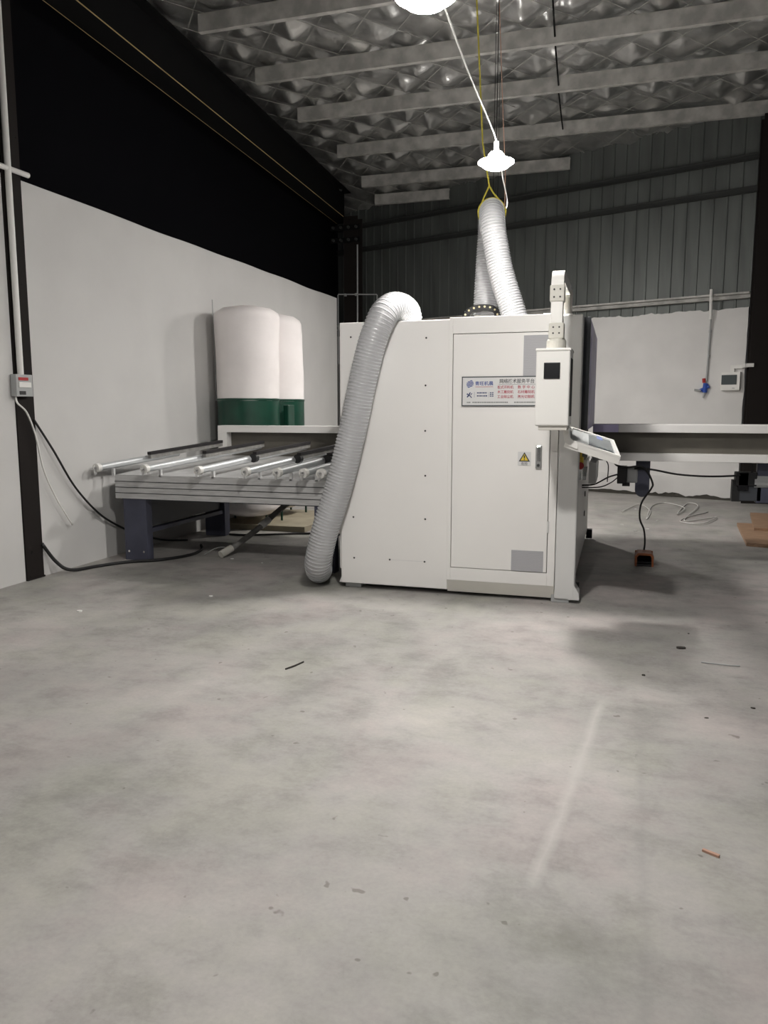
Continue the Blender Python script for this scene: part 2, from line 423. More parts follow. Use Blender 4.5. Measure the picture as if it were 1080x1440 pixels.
# foil roof lining
def ceiling():
    x0, x1, y0, y1, st = -3.95, 6.5, -3.0, 11.3, 0.045
    nx, ny = int((x1 - x0) / st), int((y1 - y0) / st); V = []; F = []
    for j in range(ny + 1):
        y = y0 + st * j
        for i in range(nx + 1):
            x = x0 + st * i
            wx, wy = x + 0.10 * noise.noise((x * 0.9, y * 0.9, 8)), y + 0.10 * noise.noise((x * 0.9, y * 0.9, 15))
            u, v = (wx + wy * 0.8) / 0.62, (wx - wy * 0.8) / 0.62
            a = abs((u % 1) - 0.5) * 2; b = abs((v % 1) - 0.5) * 2      # 1 on the net lines
            amp = 0.5 + 0.9 * abs(noise.cell((math.floor(u) * 1.7, math.floor(v) * 1.3, 0.5)))
            q = min(1 - a, 1 - b)
            h1 = abs(noise.noise((x * 1.1 + y * 0.7, y * 2.2, 0.3)))
            h2 = abs(noise.noise((x * 3.0 - y * 1.5, y * 4.5 + x, 4.0)))
            sag = -0.115 * amp * q - 0.035 * (1 - h1) + 0.06 * h2 * min(1, q * 3)
            V.append((x, y, 6.22 + sag - 0.145 * max(0, y - 7.7)))
    w = nx + 1
    for j in range(ny):
        for i in range(nx):
            k = j * w + i; F.append((k, k + w, k + w + 1, k + 1))
    me = bpy.data.meshes.new('ceiling'); me.from_pydata(V, [], F)
    c = finish('ceiling', me, 'foil', None, True)
    tag(c, 'crumpled silver foil roof insulation above the purlins', kind='structure')
    # netting under the foil
    m = MB(); seen = 0
    for sgn in (1, -1):
        k = -34
        while k < 60:
            # x + sgn*0.8*y = 0.52*k (+ half)
            pts = []
            cst = 0.62 * k
            for y in [y0 + 0.5 * q for q in range(int((y1 - y0) / 0.5) + 1)]:
                x = cst - sgn * 0.8 * y
                if x0 + 0.05 < x < x1 - 0.05: pts.append((x, y, 6.165 - 0.145 * max(0, y - 7.7) + 0.01 * noise.noise((x, y, 1))))
            if len(pts) > 2: m.tube(pts, 0.005, 3, False)
            k += 1
    net = m.build('wire_netting', 'purlin', c); net['kind'] = 'stuff'
    MB().box(x0, x1, -14, 11.5, 6.33, 6.36).build('roof_sheet', 'rafter', c)
ceiling()

def purlins():
    for i, y in enumerate((-1.7, -0.2, 1.28, 2.68, 4.18, 5.64, 7.4, 8.75, 9.6)):
        zp = 5.9 - max(0.0, 0.145 * (y - 7.7))
        # right end stops at the skewed wall
        xe = min(6.4, BP.x + (y - BP.y) / BD.y * BD.x - 0.12) if y > 7 else 6.4
        if y == 7.4: xe = 4.35
        sec = [(0, 0), (0, 0.2), (0.07, 0.2), (0.07, 0.18), (0.063, 0.18), (0.063, 0.192), (0.008, 0.192), (0.008, 0.008), (0.063, 0.008), (0.063, 0.02), (0.07, 0.02), (0.07, 0)]
        o = MB().prism([(-2.72, y + a, zp + b) for a, b in sec], (xe + 2.72, 0, 0)).build('trim_%d' % (i + 4), 'purlin')
        tag(o, 'pale dusty steel roof purlin spanning below the foil', kind='structure', group='roof purlins under the foil')
purlins()
# sag rods between the purlins
for k, (xa, ya, xb, yb) in enumerate(((1.35, 2.7, 1.28, 4.2), (1.27, 4.2, 1.22, 5.64), (1.2, 5.66, 1.16, 7.4))):
    tag(MB().tube([(xa, ya, 6.04), (xb, yb, 5.98)], 0.012, 6).build('sag_rod', 'rafter'), 'thin dark sag rod between roof purlins, ' + ('farthest from the rear wall', 'middle one of the row', 'nearest the rear wall')[k], 'rod', 'sag rods between the purlins')

def rafter():
    root = empty('roof_rafter', (-3.0, 0, 5.3), 'dark steel roof rafter with ochre flange edges above the white wall', kind='structure')
    k = -0.045
    def cx(y): return -2.975 + k * (y - 0.57)
    ya, yb = -6.0, 9.6
    for nm, hw, z0, z1 in (('bottom_flange', 0.15, 5.30, 5.315), ('web', 0.006, 5.315, 5.885), ('top_flange', 0.15, 5.885, 5.9)):
        MB().prism([(cx(ya) - hw, ya, z0), (cx(ya) + hw, ya, z0), (cx(ya) + hw, ya, z1), (cx(ya) - hw, ya, z1)], (cx(yb) - cx(ya), yb - ya, 0)).build(nm, 'rafter', root)
    for sg in (-1, 1):
        MB().tube([(cx(ya) + sg * 0.152, ya, 5.303), (cx(yb) + sg * 0.152, yb, 5.303)], 0.006, 6).build('flange_edge', 'ochre', root)
rafter()

def hcol(name, cx, cy, z1, m, label, b=0.2, h=0.2):
    root = empty(name, (cx, cy, 0), label, kind='structure')
    MB().box(cx - b / 2, cx + b / 2, cy - h / 2, cy - h / 2 + 0.012, -0.02, z1).build('flange', m, root)
    MB().box(cx - b / 2, cx + b / 2, cy + h / 2 - 0.012, cy + h / 2, -0.02, z1).build('flange', m, root)
    MB().box(cx - 0.005, cx + 0.005, cy - h / 2 + 0.012, cy + h / 2 - 0.012, -0.02, z1).build('web', m, root)
    return root
# the left column shows its flange face towards the room
r = empty('steel_column', (XW - 0.1, -0.47, 0), 'black scuffed steel column between the two white wall panels', kind='structure')
MB().box(XW - 0.015, XW + 0.01, -0.575, -0.365, -0.02, 5.302).build('flange', 'dsteel', r)
MB().box(XW - 0.2, XW - 0.015, -0.475, -0.465, -0.02, 5.302).build('web', 'dsteel', r)
MB().box(XW - 0.21, XW - 0.2, -0.575, -0.365, -0.02, 5.302).build('flange', 'dsteel', r)
MB().box(XW - 0.2, XW + 0.02, -0.578, -0.362, -0.01, 0.015).build('base_plate', 'dsteel', r)
hcol('steel_column', 4.34, 7.5, 5.9, 'dsteel', 'black steel column beside the white distribution box', 0.42, 0.28)
c2 = hcol('steel_column', -3.05, 9.2, 5.3, 'dsteel', 'dark steel column in the far corner with bolted splice plates', 0.3, 0.3)
for z in (5.08, 4.84):
    pl = MB().box(-3.47, -2.85, 9.02, 9.04, z - 0.05, z + 0.05).build('splice_plate', 'rafter', c2)
    for k in range(4):
        MB().cyl((-3.4 + 0.16 * k, 9.02, z), (-3.4 + 0.16 * k, 8.97, z), 0.03, n=6).build('bolt', 'girt', pl)

# conduit run in the far left corner
cd = empty('conduit_frame', (-2.9, 9.0, 1.2), 'thin pale conduit frame fixed to the dark corner column beyond the white wall', 'conduit')
MB().tube([(-2.915, 9.036, 1.2), (-2.905, 9.036, 4.74)], 0.016, 8).build('riser', 'plastic_g', cd)
MB().tube([(-3.31, 9.0, 2.4), (-3.31, 9.0, 3.77), (-3.30, 9.0, 3.79), (-2.50, 9.0, 3.755), (-2.485, 9.0, 3.74), (-2.485, 9.0, 3.45)], 0.013, 8).build('cross_pipe', 'plastic_g', cd)
for x in (-3.16, -2.93): MB().box(x - 0.02, x + 0.02, 9.0, 9.052, 3.75, 3.80).build('pipe_saddle', 'plastic_g', cd)

# ================================================================== PANEL MACHINE
mx = empty('sanding_machine', (0.96, 1.6, 0), 'large white enamelled wood panel processing machine with a tall front door', 'machine')
XR = 1.90; HT = 2.19; YB = 3.16
MB().box(0.03, XR - 0.03, 0.06, YB, 0.06, HT - 0.03, 0.004).build('body', 'enamel', mx)
MB().box(0.0, 0.912, 0.0, 0.07, 0.045, HT, 0.006).build('front_cover', 'enamel', mx)
# door surround: four members around the door
ds = MB()
X0, X1, DX0, DX1, DZ0, DZ1 = 0.912, 1.762, 0.945, 1.700, 0.236, 2.072
ds.box(X0, DX0 - 0.005, -0.012, 0.07, 0.13, HT + 0.012, 0.003)
ds.box(DX1 + 0.005, X1, -0.012, 0.07, 0.13, HT + 0.012, 0.003)
ds.box(DX0 - 0.005, DX1 + 0.005, -0.012, 0.07, DZ1 + 0.005, HT + 0.012, 0.003)
ds.box(DX0 - 0.005, DX1 + 0.005, -0.012, 0.07, 0.13, DZ0 - 0.005, 0.003)
ds.build('door_surround', 'enamel', mx)
MB().box(DX0 - 0.004, DX1 + 0.004, 0.02, 0.06, DZ0 - 0.004, DZ1 + 0.004).build('door_rebate', 'gap', mx)
door = MB().box(DX0, DX1, -0.014, 0.03, DZ0, DZ1, 0.004).build('door', 'enamel', mx)
MB().prism([(X0, -0.012, 0.13), (X0, 0.06, 0.13), (X0, 0.06, 0.035), (X0, 0.02, 0.03)], (X1 - X0, 0, 0)).build('kick_plate', 'kick', mx)
MB().box(X1 + 0.003, XR + 0.018, -0.006, 0.16, 0.03, HT + 0.004, 0.012, seg=3).build('corner_post', 'enamel_col', mx)
# top sheet
MB().box(0.0, XR, 0.07, YB, HT - 0.03, HT - 0.005, 0.003).build('top_sheet', 'enamel', mx)
# door furniture and prints
lock = MB().box(1.597, 1.644, -0.030, -0.012, 1.045, 1.225, 0.006).build('lock_handle', 'handle', mx)
MB().box(1.606, 1.635, -0.036, -0.029, 1.10, 1.215, 0.003).build('lever', 'chrome', lock)
MB().cyl((1.62, -0.028, 1.072), (1.62, -0.038, 1.072), 0.011, n=14).build('key_cylinder', 'gap', lock)
for z in (0.55, 1.72):
    MB().box(1.698, 1.712, -0.024, -0.010, z, z + 0.09, 0.003).build('hinge', 'enamel_col', mx)
MB().box(1.487, 1.692, -0.0185, -0.0135, 1.7485, 2.05).build('notice_sheet', 'paper', mx)['label'] = 'grey printed notice on the upper door'
MB().box(1.428, 1.675, -0.0185, -0.0135, 0.238, 0.402).build('rating_plate', 'paper', mx)['label'] = 'grey printed plate low on the door'
# warning sticker
st = MB().box(1.462, 1.562, -0.0175, -0.0135, 1.068, 1.172).build('warning_sticker', 'signw', mx)
st['label'] = 'yellow warning triangle sticker'
MB().prism([(1.469, -0.0178, 1.098), (1.555, -0.0178, 1.098), (1.512, -0.0178, 1.17)], (0, -0.0012, 0)).build('triangle_border', 'ink_black', st)
MB().prism([(1.483, -0.0192, 1.106), (1.541, -0.0192, 1.106), (1.512, -0.0192, 1.156)], (0, -0.001, 0)).build('triangle', 'sticker', st)
MB().prism([(1.508, -0.0205, 1.122), (1.516, -0.0205, 1.122), (1.518, -0.0205, 1.145), (1.506, -0.0205, 1.145)], (0, -0.001, 0)).box(1.508, 1.516, -0.0212, -0.0202, 1.109, 1.117).build('exclamation_mark', 'ink_black', st)
text_part('caption', '危险', 1.488, 1.072, 0.026, 'ink_grey', st, -0.0185, 0.05)

# screws on the left cover
scr = MB().cyl((0, 0, 0), (0, -0.006, 0), 0.0085, 0.006, n=8).mesh('screw'); scr.materials.append(M['gap'])
for x, z in [(0.097, 2.075), (0.1, 1.684), (0.103, 1.326), (0.107, 0.958), (0.111, 0.607), (0.116, 0.262), (0.427, 0.264),
             (0.724, 2.053), (0.721, 1.684), (0.721, 1.326), (0.724, 0.967), (0.726, 0.615), (0.723, 0.263)]:
    copy_mesh('screw', scr, (x, 0.001, z), mx)
MB().box(0.427, 0.723, -0.0015, 0.004, 0.2625, 0.2655).build('seam_line', 'enamel_col', mx)

# left side, feet
MB().box(-0.022, 0.03, 0.03, 0.5, 0.16, 1.2, 0.004).build('side_cover', 'enamel', mx)
MB().box(-0.05, 0.03, 0.52, YB - 0.05, 0.10, 0.60, 0.004).build('side_base', 'slate', mx)
MB().box(0.004, 0.034, 0.52, YB - 0.05, 1.25, 2.15, 0.004).build('side_cover', 'enamel', mx)
MB().box(-0.03, 0.025, 0.9, YB - 0.05, 0.9, 1.25).build('infeed_slot', 'gap', mx)
for x, y in ((0.09, 0.1), (XR - 0.09, 0.06), (0.12, YB - 0.15), (XR - 0.12, YB - 0.15), (0.95, 0.4)):
    MB().box(x - 0.07, x + 0.07, y - 0.05, y + 0.1, 0.0, 0.07, 0.004).build('foot_pad', 'plastic_g', mx)
MB().prism([(-0.028, 0.03, 0.04), (0.02, 0.03, 0.04), (0.02, 0.03, 0.12), (-0.005, 0.03, 0.10)], (0, 0.14, 0)).build('base_flange', 'enamel', mx)
MB().prism([(XR + 0.055, -0.005, 0.03), (XR - 0.03, -0.005, 0.03), (XR - 0.03, -0.005, 0.16), (XR + 0.01, -0.005, 0.15), (XR + 0.05, -0.005, 0.085)], (0, 0.16, 0)).build('base_flange', 'enamel_col', mx)
MB().box(XR - 0.01, XR + 0.045, 0.16, 0.2, 0.06, 0.13).build('clamp_block', 'black', mx)
MB().box(0.05, XR - 0.05, 0.12, YB - 0.1, 0.03, 0.08).build('base_frame', 'slate', mx)

# right side
MB().box(XR - 0.03, XR - 0.004, 0.17, YB, 0.10, 0.96, 0.004).build('side_base', 'enamel', mx)
MB().box(XR - 0.035, XR - 0.012, 0.17, YB, 1.40, HT - 0.04, 0.003).build('side_cover', 'enamel_col', mx)
MB().box(XR - 0.05, XR - 0.028, 0.17, YB, 0.96, 1.40).build('outfeed_slot', 'channel', mx)
MB().box(XR - 0.01, XR + 0.055, YB - 0.1, YB, 0.02, 0.12).build('clamp_block', 'black', mx)
hood = MB().box(XR - 0.02, XR + 0.062, 0.28, 0.31, 1.33, HT + 0.015, 0.003).build('outfeed_guard', 'slate', mx)
MB().box(XR - 0.03, XR + 0.060, 0.312, 2.2, 1.335, HT + 0.01).build('guard_panel', 'lilac', hood)
MB().box(XR + 0.058, XR + 0.064, 0.5, 1.9, 1.45, 2.08).build('guard_sheet', 'lilac', hood)
# pneumatic service unit in the slot behind the corner post
air = MB().box(XR - 0.03, XR + 0.04, 0.26, 0.38, 1.045, 1.12, 0.006).build('air_unit', 'yellowp', mx)
MB().cyl((XR + 0.005, 0.3, 1.115), (XR + 0.005, 0.3, 1.155), 0.024, n=14).build('adjust_knob', 'yellowp', air)
MB().cyl((XR + 0.02, 0.27, 1.055), (XR + 0.02, 0.245, 1.055), 0.028, n=16).build('shutoff_knob', 'red', air)
MB().cyl((XR + 0.035, 0.42, 1.04), (XR + 0.035, 0.42, 0.93), 0.035, 0.026, n=16).build('filter_bowl', 'clear', air)
MB().cyl((XR + 0.035, 0.42, 1.035), (XR + 0.035, 0.42, 1.09), 0.03, n=16).build('filter_head', 'beige', air)
for i, z in enumerate((1.62, 1.67, 1.585)):
    MB().box(XR - 0.012, XR + 0.012, 0.18, 0.24, z, z + 0.025, 0.003).build('limit_switch', ('black', 'black', 'red')[i], mx)
for z in (0.42, 0.62):
    MB().box(XR - 0.005, XR + 0.004, 2.0, 2.06, z, z + 0.05).build('panel_latch', 'gap', mx)

# ports and small things on top
MB().cyl((0.505, 0.275, HT - 0.02), (0.505, 0.275, HT + 0.04), 0.104, n=28).build('duct_port', 'enamel_col', mx)
MB().cyl((1.235, 1.6, HT - 0.02), (1.235, 1.6, HT + 0.05), 0.112, n=28).build('duct_port', 'enamel_col', mx)
MB().lathe([(0.112, 0), (0.112, 0.27), (0.09, 0.29)], (0.833, 2.1, HT - 0.01), 28).build('duct_port', 'beige', mx)
MB().box(1.60, 1.70, 0.25, 0.36, HT - 0.01, HT + 0.05, 0.006).box(1.54, 1.60, 0.25, 0.33, HT - 0.01, HT + 0.025, 0.004).build('top_bracket', 'enamel', mx)
# cable drag chain across the top
path = resample(spline([(0.655, 1.9, 2.20), (0.66, 1.9, 2.38), (0.695, 1.9, 2.47), (0.80, 1.9, 2.51), (0.92, 1.9, 2.505), (0.99, 1.9, 2.46), (1.01, 1.9, 2.30)], 10), 0.052)
dc = empty('cable_chain', (0.82, 1.9, HT), 'black plastic cable drag chain arched over the machine top with yellow pins', 'cable chain')
for a, b in zip(path, path[1:]):
    d = (b - a).normalized(); T = Matrix.Translation((a + b) / 2) @ Vector((1, 0, 0)).rotation_difference(d).to_matrix().to_4x4()
    lk = MB().box(-0.031, 0.031, -0.04, 0.04, -0.03, 0.03, 0.008, T).build('link', 'black', dc)
    p = (a + b) / 2 + T.to_3x3() @ Vector((0, 0, 0.004))
    MB().cyl(p + Vector((0, -0.038, 0)), p + Vector((0, -0.047, 0)), 0.010, n=10).build('pin', 'cream', lk)

# ---- sign plaque on the machine
sg = empty('sign_plaque', (1.33, -0.02, 1.517), 'white plaque with blue logos and red and black Chinese lettering on the machine door', 'sign')
sx0, sx1, sz0, sz1 = 1.017, 1.69, 1.520, 1.748
MB().box(sx0, sx1, -0.026, -0.0135, sz0, sz1).build('frame', 'signframe', sg)
bd = MB().box(sx0 + 0.009, sx1 - 0.009, -0.029, -0.02, sz0 + 0.009, sz1 - 0.009).build('face', 'signw', sg)
Y = -0.0296
lg = MB()
for k in range(5):
    z = 1.694 + 0.0105 * (k - 2); hwid = math.sqrt(max(0, 0.027 ** 2 - (0.0105 * (k - 2)) ** 2)) + 0.001
    pts = [(1.083 + hwid * t, Y, z + 0.0055 * math.sin(t * 2.6)) for t in (-1, -.5, 0, .5, 1)]
    lg.prism(pts + [(p[0], p[1], p[2] - 0.0062) for p in pts[::-1]], (0, -0.0006, 0))
lg.build('round_logo', 'ink_blue', bd)
text_part('company_name', '青旺机晨', 1.123, 1.682, 0.034, 'ink_blue', bd, Y, 0.14)
MB().box(1.125, 1.262, Y - 0.0006, Y, 1.667, 1.670).build('name_rule', 'ink_red', bd)
lg = MB().cyl((1.063, Y, 1.613), (1.063, Y - 0.0006, 1.613), 0.006, n=10)
lg.prism([(1.082, Y, 1.627), (1.090, Y, 1.629), (1.078, Y, 1.600), (1.062, Y, 1.586), (1.058, Y, 1.592)], (0, -0.0006, 0))
lg.prism([(1.068, Y, 1.612), (1.074, Y, 1.614), (1.100, Y, 1.588), (1.094, Y, 1.584)], (0, -0.0006, 0))
lg.prism([(1.086, Y, 1.608), (1.098, Y, 1.622), (1.101, Y, 1.618), (1.090, Y, 1.604)], (0, -0.0006, 0))
lg.build('figure_logo', 'ink_navy', bd)
lg = MB()
for z, w_ in ((1.618, 0.075), (1.595, 0.08)):
    x = 1.138
    while x < 1.138 + w_:
        l = random.uniform(0.006, 0.014); lg.box(x, x + l, Y - 0.0006, Y, z, z + 0.009); x += l + 0.003
for z in (1.620, 1.607, 1.594):
    lg.box(1.238, 1.25, Y - 0.0006, Y, z, z + 0.007); lg.box(1.254, 1.266, Y - 0.0006, Y, z, z + 0.007)
lg.box(1.117, 1.1185, Y - 0.0006, Y, 1.588, 1.63); lg.box(1.228, 1.2292, Y - 0.0006, Y, 1.588, 1.63)
lg.build('small_print', 'ink_navy', bd)['kind'] = 'stuff'
text_part('headline', '网络技术服务平台', 1.312, 1.697, 0.036, 'ink_black', bd, Y, 0.262)
MB().box(1.305, 1.662, Y - 0.0006, Y, 1.684, 1.6865).build('headline_rule', 'ink_grey', bd)
for z, a, b in ((1.655, '板式开料机', '数 字 中 心'), (1.619, '木工雕刻机', '石材雕刻机'), (1.583, '工业除尘机', '激光切割机')):
    text_part('service_text', a, 1.296, z, 0.027, 'ink_red', bd, Y, 0.122)
    text_part('service_text', b, 1.45, z, 0.027, 'ink_red', bd, Y, 0.128)
lg = MB(); x = 1.06
while x < 1.60:
    l = random.uniform(0.005, 0.011)
    if not (1.085 < x < 1.10 or 1.375 < x < 1.425): lg.box(x, x + l, Y - 0.0006, Y, 1.545, 1.555)
    x += l + 0.003
lg.build('address_line', 'ink_grey', bd)['kind'] = 'stuff'

# ---- suspended control box
cb = empty('control_box', (1.76, -0.5, 1.37), 'white control box hanging from a bent white arm beside the machine door', 'control box')
bx = MB().box(1.646, 1.872, -0.65, -0.33, 1.385, 1.895, 0.012, seg=3).build('housing', 'plastic_w', cb)
MB().box(1.642, 1.876, -0.656, -0.33, 1.885, 1.903, 0.005).build('lid', 'plastic_w', cb)
MB().box(1.668, 1.862, -0.63, -0.35, 1.355, 1.39, 0.006).build('base', 'kick', cb)
MB().box(1.699, 1.806, -0.657, -0.648, 1.70, 1.808, 0.003).build('display_window', 'blackgloss', cb)
MB().box(1.869, 1.8745, -0.60, -0.40, 1.45, 1.84).build('side_seam', 'gap', cb)
MB().lathe([(0.062, 0), (0.066, 0.01), (0.066, 0.06), (0.058, 0.075), (0.045, 0.08)], (1.765, -0.50, 1.90), 24).build('swivel_collar', 'beige', cb)
arm = MB().box(1.724, 1.806, -0.545, -0.465, 1.97, 2.36, 0.008).build('drop_tube', 'plastic_w', cb)
MB().box(1.714, 1.816, -0.555, -0.455, 1.975, 2.08, 0.008).build('clamp_sleeve', 'beige', arm)
MB().box(1.716, 1.814, -0.553, -0.457, 2.22, 2.33, 0.008).build('clamp_sleeve', 'beige', arm)
for z in (2.01, 2.05, 2.25, 2.30):
    for x in (1.745, 1.785): MB().cyl((x, -0.553, z), (x, -0.559, z), 0.006, n=8).build('set_screw', 'gap', arm)
el = []; ei = []
for k in range(9):
    a = R(90) * k / 8
    el.append((1.724, -0.545 + 0.12 * (1 - math.cos(a)), 2.33 + 0.11 * math.sin(a))); ei.append((1.724, -0.465 + 0.04 * (1 - math.cos(a)), 2.33 + 0.03 * math.sin(a)))
bm_ = MB().prism(el + [(1.724, 0.26, 2.44), (1.724, 0.26, 2.36)] + ei[::-1], (0.082, 0, 0)); autosmooth(bm_.build('elbow_arm', 'plastic_w', cb), 30)
MB().cyl((1.775, 0.225, HT - 0.007), (1.775, 0.225, 2.40), 0.046, n=20).build('post', 'beige', cb)
MB().box(1.72, 1.83, 0.167, 0.283, HT - 0.007, HT + 0.03, 0.005).build('post_flange', 'enamel_col', cb)
# tilted operator panel
NL, NR, FR, FL = Vector((1.85, -0.52, 1.285)), Vector((2.215, -0.52, 1.168)), Vector((2.165, -0.21, 1.268)), Vector((1.86, -0.21, 1.362))
nrm = (NR - NL).cross(FL - NL).normalized()
op = MB().prism([NL, NR, FR, FL], -nrm * 0.05).build('operator_panel', 'plastic_w', cb)
def lerp4(u, v, o): return NL.lerp(NR, u).lerp(FL.lerp(FR, u), v) + nrm * o
for (u0, u1, v0, v1) in ((0, 1, 0, 0.07), (0, 1, 0.95, 1), (0.93, 1, 0.07, 0.95), (0, 0.05, 0.07, 0.95)):
    MB().prism([lerp4(u0, v0, -0.005), lerp4(u1, v0, -0.005), lerp4(u1, v1, -0.005), lerp4(u0, v1, -0.005)], nrm * 0.017).build('rim', 'plastic_w', op)
MB().prism([lerp4(.05, .07, 0), lerp4(.93, .07, 0), lerp4(.93, .95, 0), lerp4(.05, .95, 0)], nrm * 0.003).build('keypad', 'plastic_g', op)
MB().prism([lerp4(.42, .12, .003), lerp4(.90, .12, .003), lerp4(.90, .9, .003), lerp4(.42, .9, .003)], nrm * 0.003).build('screen', 'smoked', op)
MB().prism([lerp4(.60, .75, .006), lerp4(.72, .75, .006), lerp4(.72, .93, .006), lerp4(.60, .93, .006)], nrm * 0.003).build('film_tab', 'blue', op)
# crumpled protective film over the screen
m = MB(); g = 14; vv = [[m.bm.verts.new(lerp4(.3 + .64 * i / g, .1 + .86 * j / g, 0.014 + 0.012 * abs(noise.noise((i * .5, j * .33, 3))))) for i in range(g + 1)] for j in range(g + 1)]
for j in range(g):
    for i in range(g): m.bm.faces.new((vv[j][i], vv[j][i + 1], vv[j + 1][i + 1], vv[j + 1][i]))
M['film'] = mat('clear_film', (0.9, 0.92, 0.93), 0.08, alpha=0.22)
m.build('protective_film', 'film', op, True)
br = [(1.83, -0.5, 1.37), (1.83, -0.5, 1.33), (1.84, -0.5, 1.275), (1.875, -0.5, 1.245), (1.93, -0.5, 1.225), (1.93, -0.5, 1.26), (1.88, -0.5, 1.30), (1.868, -0.5, 1.34), (1.868, -0.5, 1.37)]
MB().prism([(x, -0.522, z) for x, y, z in br], (0, 0.28, 0)).build('panel_bracket', 'plastic_w', cb)

# ================================================================== FLEXIBLE DUCTS
def duct(name, pts, r, label, pitch=0.026):
    root = empty(name, pts[0], label, 'duct', 'clear flexible ducts of the machine')
    ctr = resample(spline(pts, 14), pitch / 4)
    rad = [r * (1.0 - 0.035 * math.sin(math.pi * (i % 4) / 4) ** 2) for i in range(len(ctr))]
    MB().tube(ctr, rad, 28, False).build('hose_wall', 'duct', root, True)
    # steel helix
    hel = []; up = None
    for i, p in enumerate(ctr):
        t = (ctr[min(i + 1, len(ctr) - 1)] - ctr[max(0, i - 1)]).normalized()
        if up is None: up = Vector((0, 1, 0)) if abs(t.y) < 0.9 else Vector((1, 0, 0))
        up = (up - t * up.dot(t)).normalized(); sd = t.cross(up)
        nxt = ctr[min(i + 1, len(ctr) - 1)]
        for k in range(5):
            a = 2 * math.pi * (i * 5 + k) / 20
            hel.append(p.lerp(nxt, k / 5) + (up * math.cos(a) + sd * math.sin(a)) * r * 1.005)
    MB().tube(hel, 0.0032, 3, False).build('wire_helix', 'steel', root, True)
    return root
duct('flexible_duct', [(0.505, 0.275, 2.186), (0.505, 0.268, 2.235), (0.50, 0.22, 2.285), (0.48, 0.11, 2.308), (0.445, 0.0, 2.297), (0.405, -0.09, 2.235), (0.365, -0.13, 2.13), (0.315, -0.142, 1.99), (0.24, -0.145, 1.70),
     (0.165, -0.145, 1.36), (0.04, -0.14, 0.89), (-0.085, -0.14, 0.52), (-0.165, -0.10, 0.25), (-0.21, 0.02, 0.14), (-0.28, 0.2, 0.125), (-0.36, 0.44, 0.125)], 0.112,
     'grey ribbed flexible duct slung over the machine front down to the floor')
duct('flexible_duct', [(1.235, 1.6, 2.186), (1.23, 1.6, 2.27), (1.192, 1.6, 2.413), (1.068, 1.6, 2.78), (1.016, 1.6, 3.015), (0.978, 1.61, 3.214), (0.955, 1.68, 3.36),
     (0.93, 1.83, 3.41), (0.89, 2.0, 3.36), (0.865, 2.1, 3.2), (0.843, 2.1, 2.77), (0.833, 2.1, 2.45)], 0.12,
     'grey clear ribbed flexible duct hung in a tall loop above the machine by yellow rope')

rp = empty('yellow_rope', (0.93, 1.83, 3.5), 'thin yellow rope holding up the looped duct', 'rope')
MB().tube([(0.80, 1.3, 5.92), (0.80, 1.5, 5.35), (0.806, 1.75, 4.63), (0.835, 1.79, 4.05), (0.90, 1.83, 3.66)], 0.008, 6).build('main_line', 'yellow', rp)
MB().tube([(0.93 + 0.98 * 0.132 * math.cos(a), 1.83 + 0.2 * 0.132 * math.cos(a), 3.41 + 0.132 * math.sin(a)) for a in [math.pi * 2 * k / 28 for k in range(29)]], 0.010, 6).build('sling_loop', 'yellow', rp)
MB().tube([(0.90, 1.83, 3.66), (0.85, 1.83, 3.56), (0.812, 1.83, 3.46)], 0.008, 6).build('sling_tie', 'yellow', rp)
MB().tube([(0.90, 1.83, 3.66), (0.94, 1.83, 3.59), (1.0, 1.83, 3.52)], 0.008, 6).build('sling_tie', 'yellow', rp)
MB().tube([(1.055, 1.83, 3.45), (1.065, 1.75, 3.75), (1.05, 1.6, 4.3), (1.0, 1.3, 5.92)], 0.004, 6).build('second_line', 'twig', rp)

# ================================================================== LAMPS
def lamp(c, label):
    c = Vector(c)
    root = empty('pendant_lamp', c, label, 'lamp', 'lit pendant lamps strung along the hall')
    MB().lathe([(0.120, 0.0), (0.136, 0.003), (0.136, 0.013), (0.11, 0.024), (0.066, 0.036), (0.060, 0.062), (0.045, 0.08), (0.02, 0.086)], c, 36).build('shade', 'shade', root, False)
    autosmooth(root.children[0], 30)
    MB().lathe([(0.02, -0.046), (0.06, -0.041), (0.09, -0.029), (0.110, -0.012), (0.117, 0.003)], c, 32).build('lens', 'lens', root, True)
    MB().cyl(c + Vector((0, 0, 0.08)), c + Vector((0, 0, 0.16)), 0.02, n=14).build('socket', 'plastic_g', root)
    MB().tube([c + Vector((0, 0, 0.155)), c + Vector((0.0, 0, 0.25)), (c.x, c.y, 6.19)], 0.003, 5).build('hanger_wire', 'rafter', root)
    return root
L2 = (1.225, 0.15, 3.355); L1 = (1.32, -2.5, 3.27); L3 = (1.42, -6.9, 3.27); L5 = (0.752, 3.0, 3.46); L6 = (0.435, 5.4, 3.62)
lamp(L2, 'round white saucer lamp lit above the machine front')
lamp(L1, 'round white saucer lamp lit above the open floor')
lamp(L3, 'round white saucer lamp lit at the near end of the lamp cable')
lamp(L5, 'round white saucer lamp lit behind the hanging duct loop')
lamp(L6, 'round white saucer lamp lit between the machine and the rear wall')
tag(MB().tube(spline([(1.42, -6.9, 3.43), (1.37, -4.6, 3.41), (1.32, -2.5, 3.43), (1.28, -1.3, 3.44), (1.225, 0.15, 3.52), (1.15, 1.0, 3.50), (1.08, 1.83, 3.49), (0.96, 2.35, 3.54), (0.752, 3.0, 3.62), (0.60, 4.2, 3.68), (0.435, 5.4, 3.78)], 6), 0.0055, 6).build('lamp_cable', 'plastic_w'),
    'white lamp cable strung from one saucer lamp to the next', 'cable')

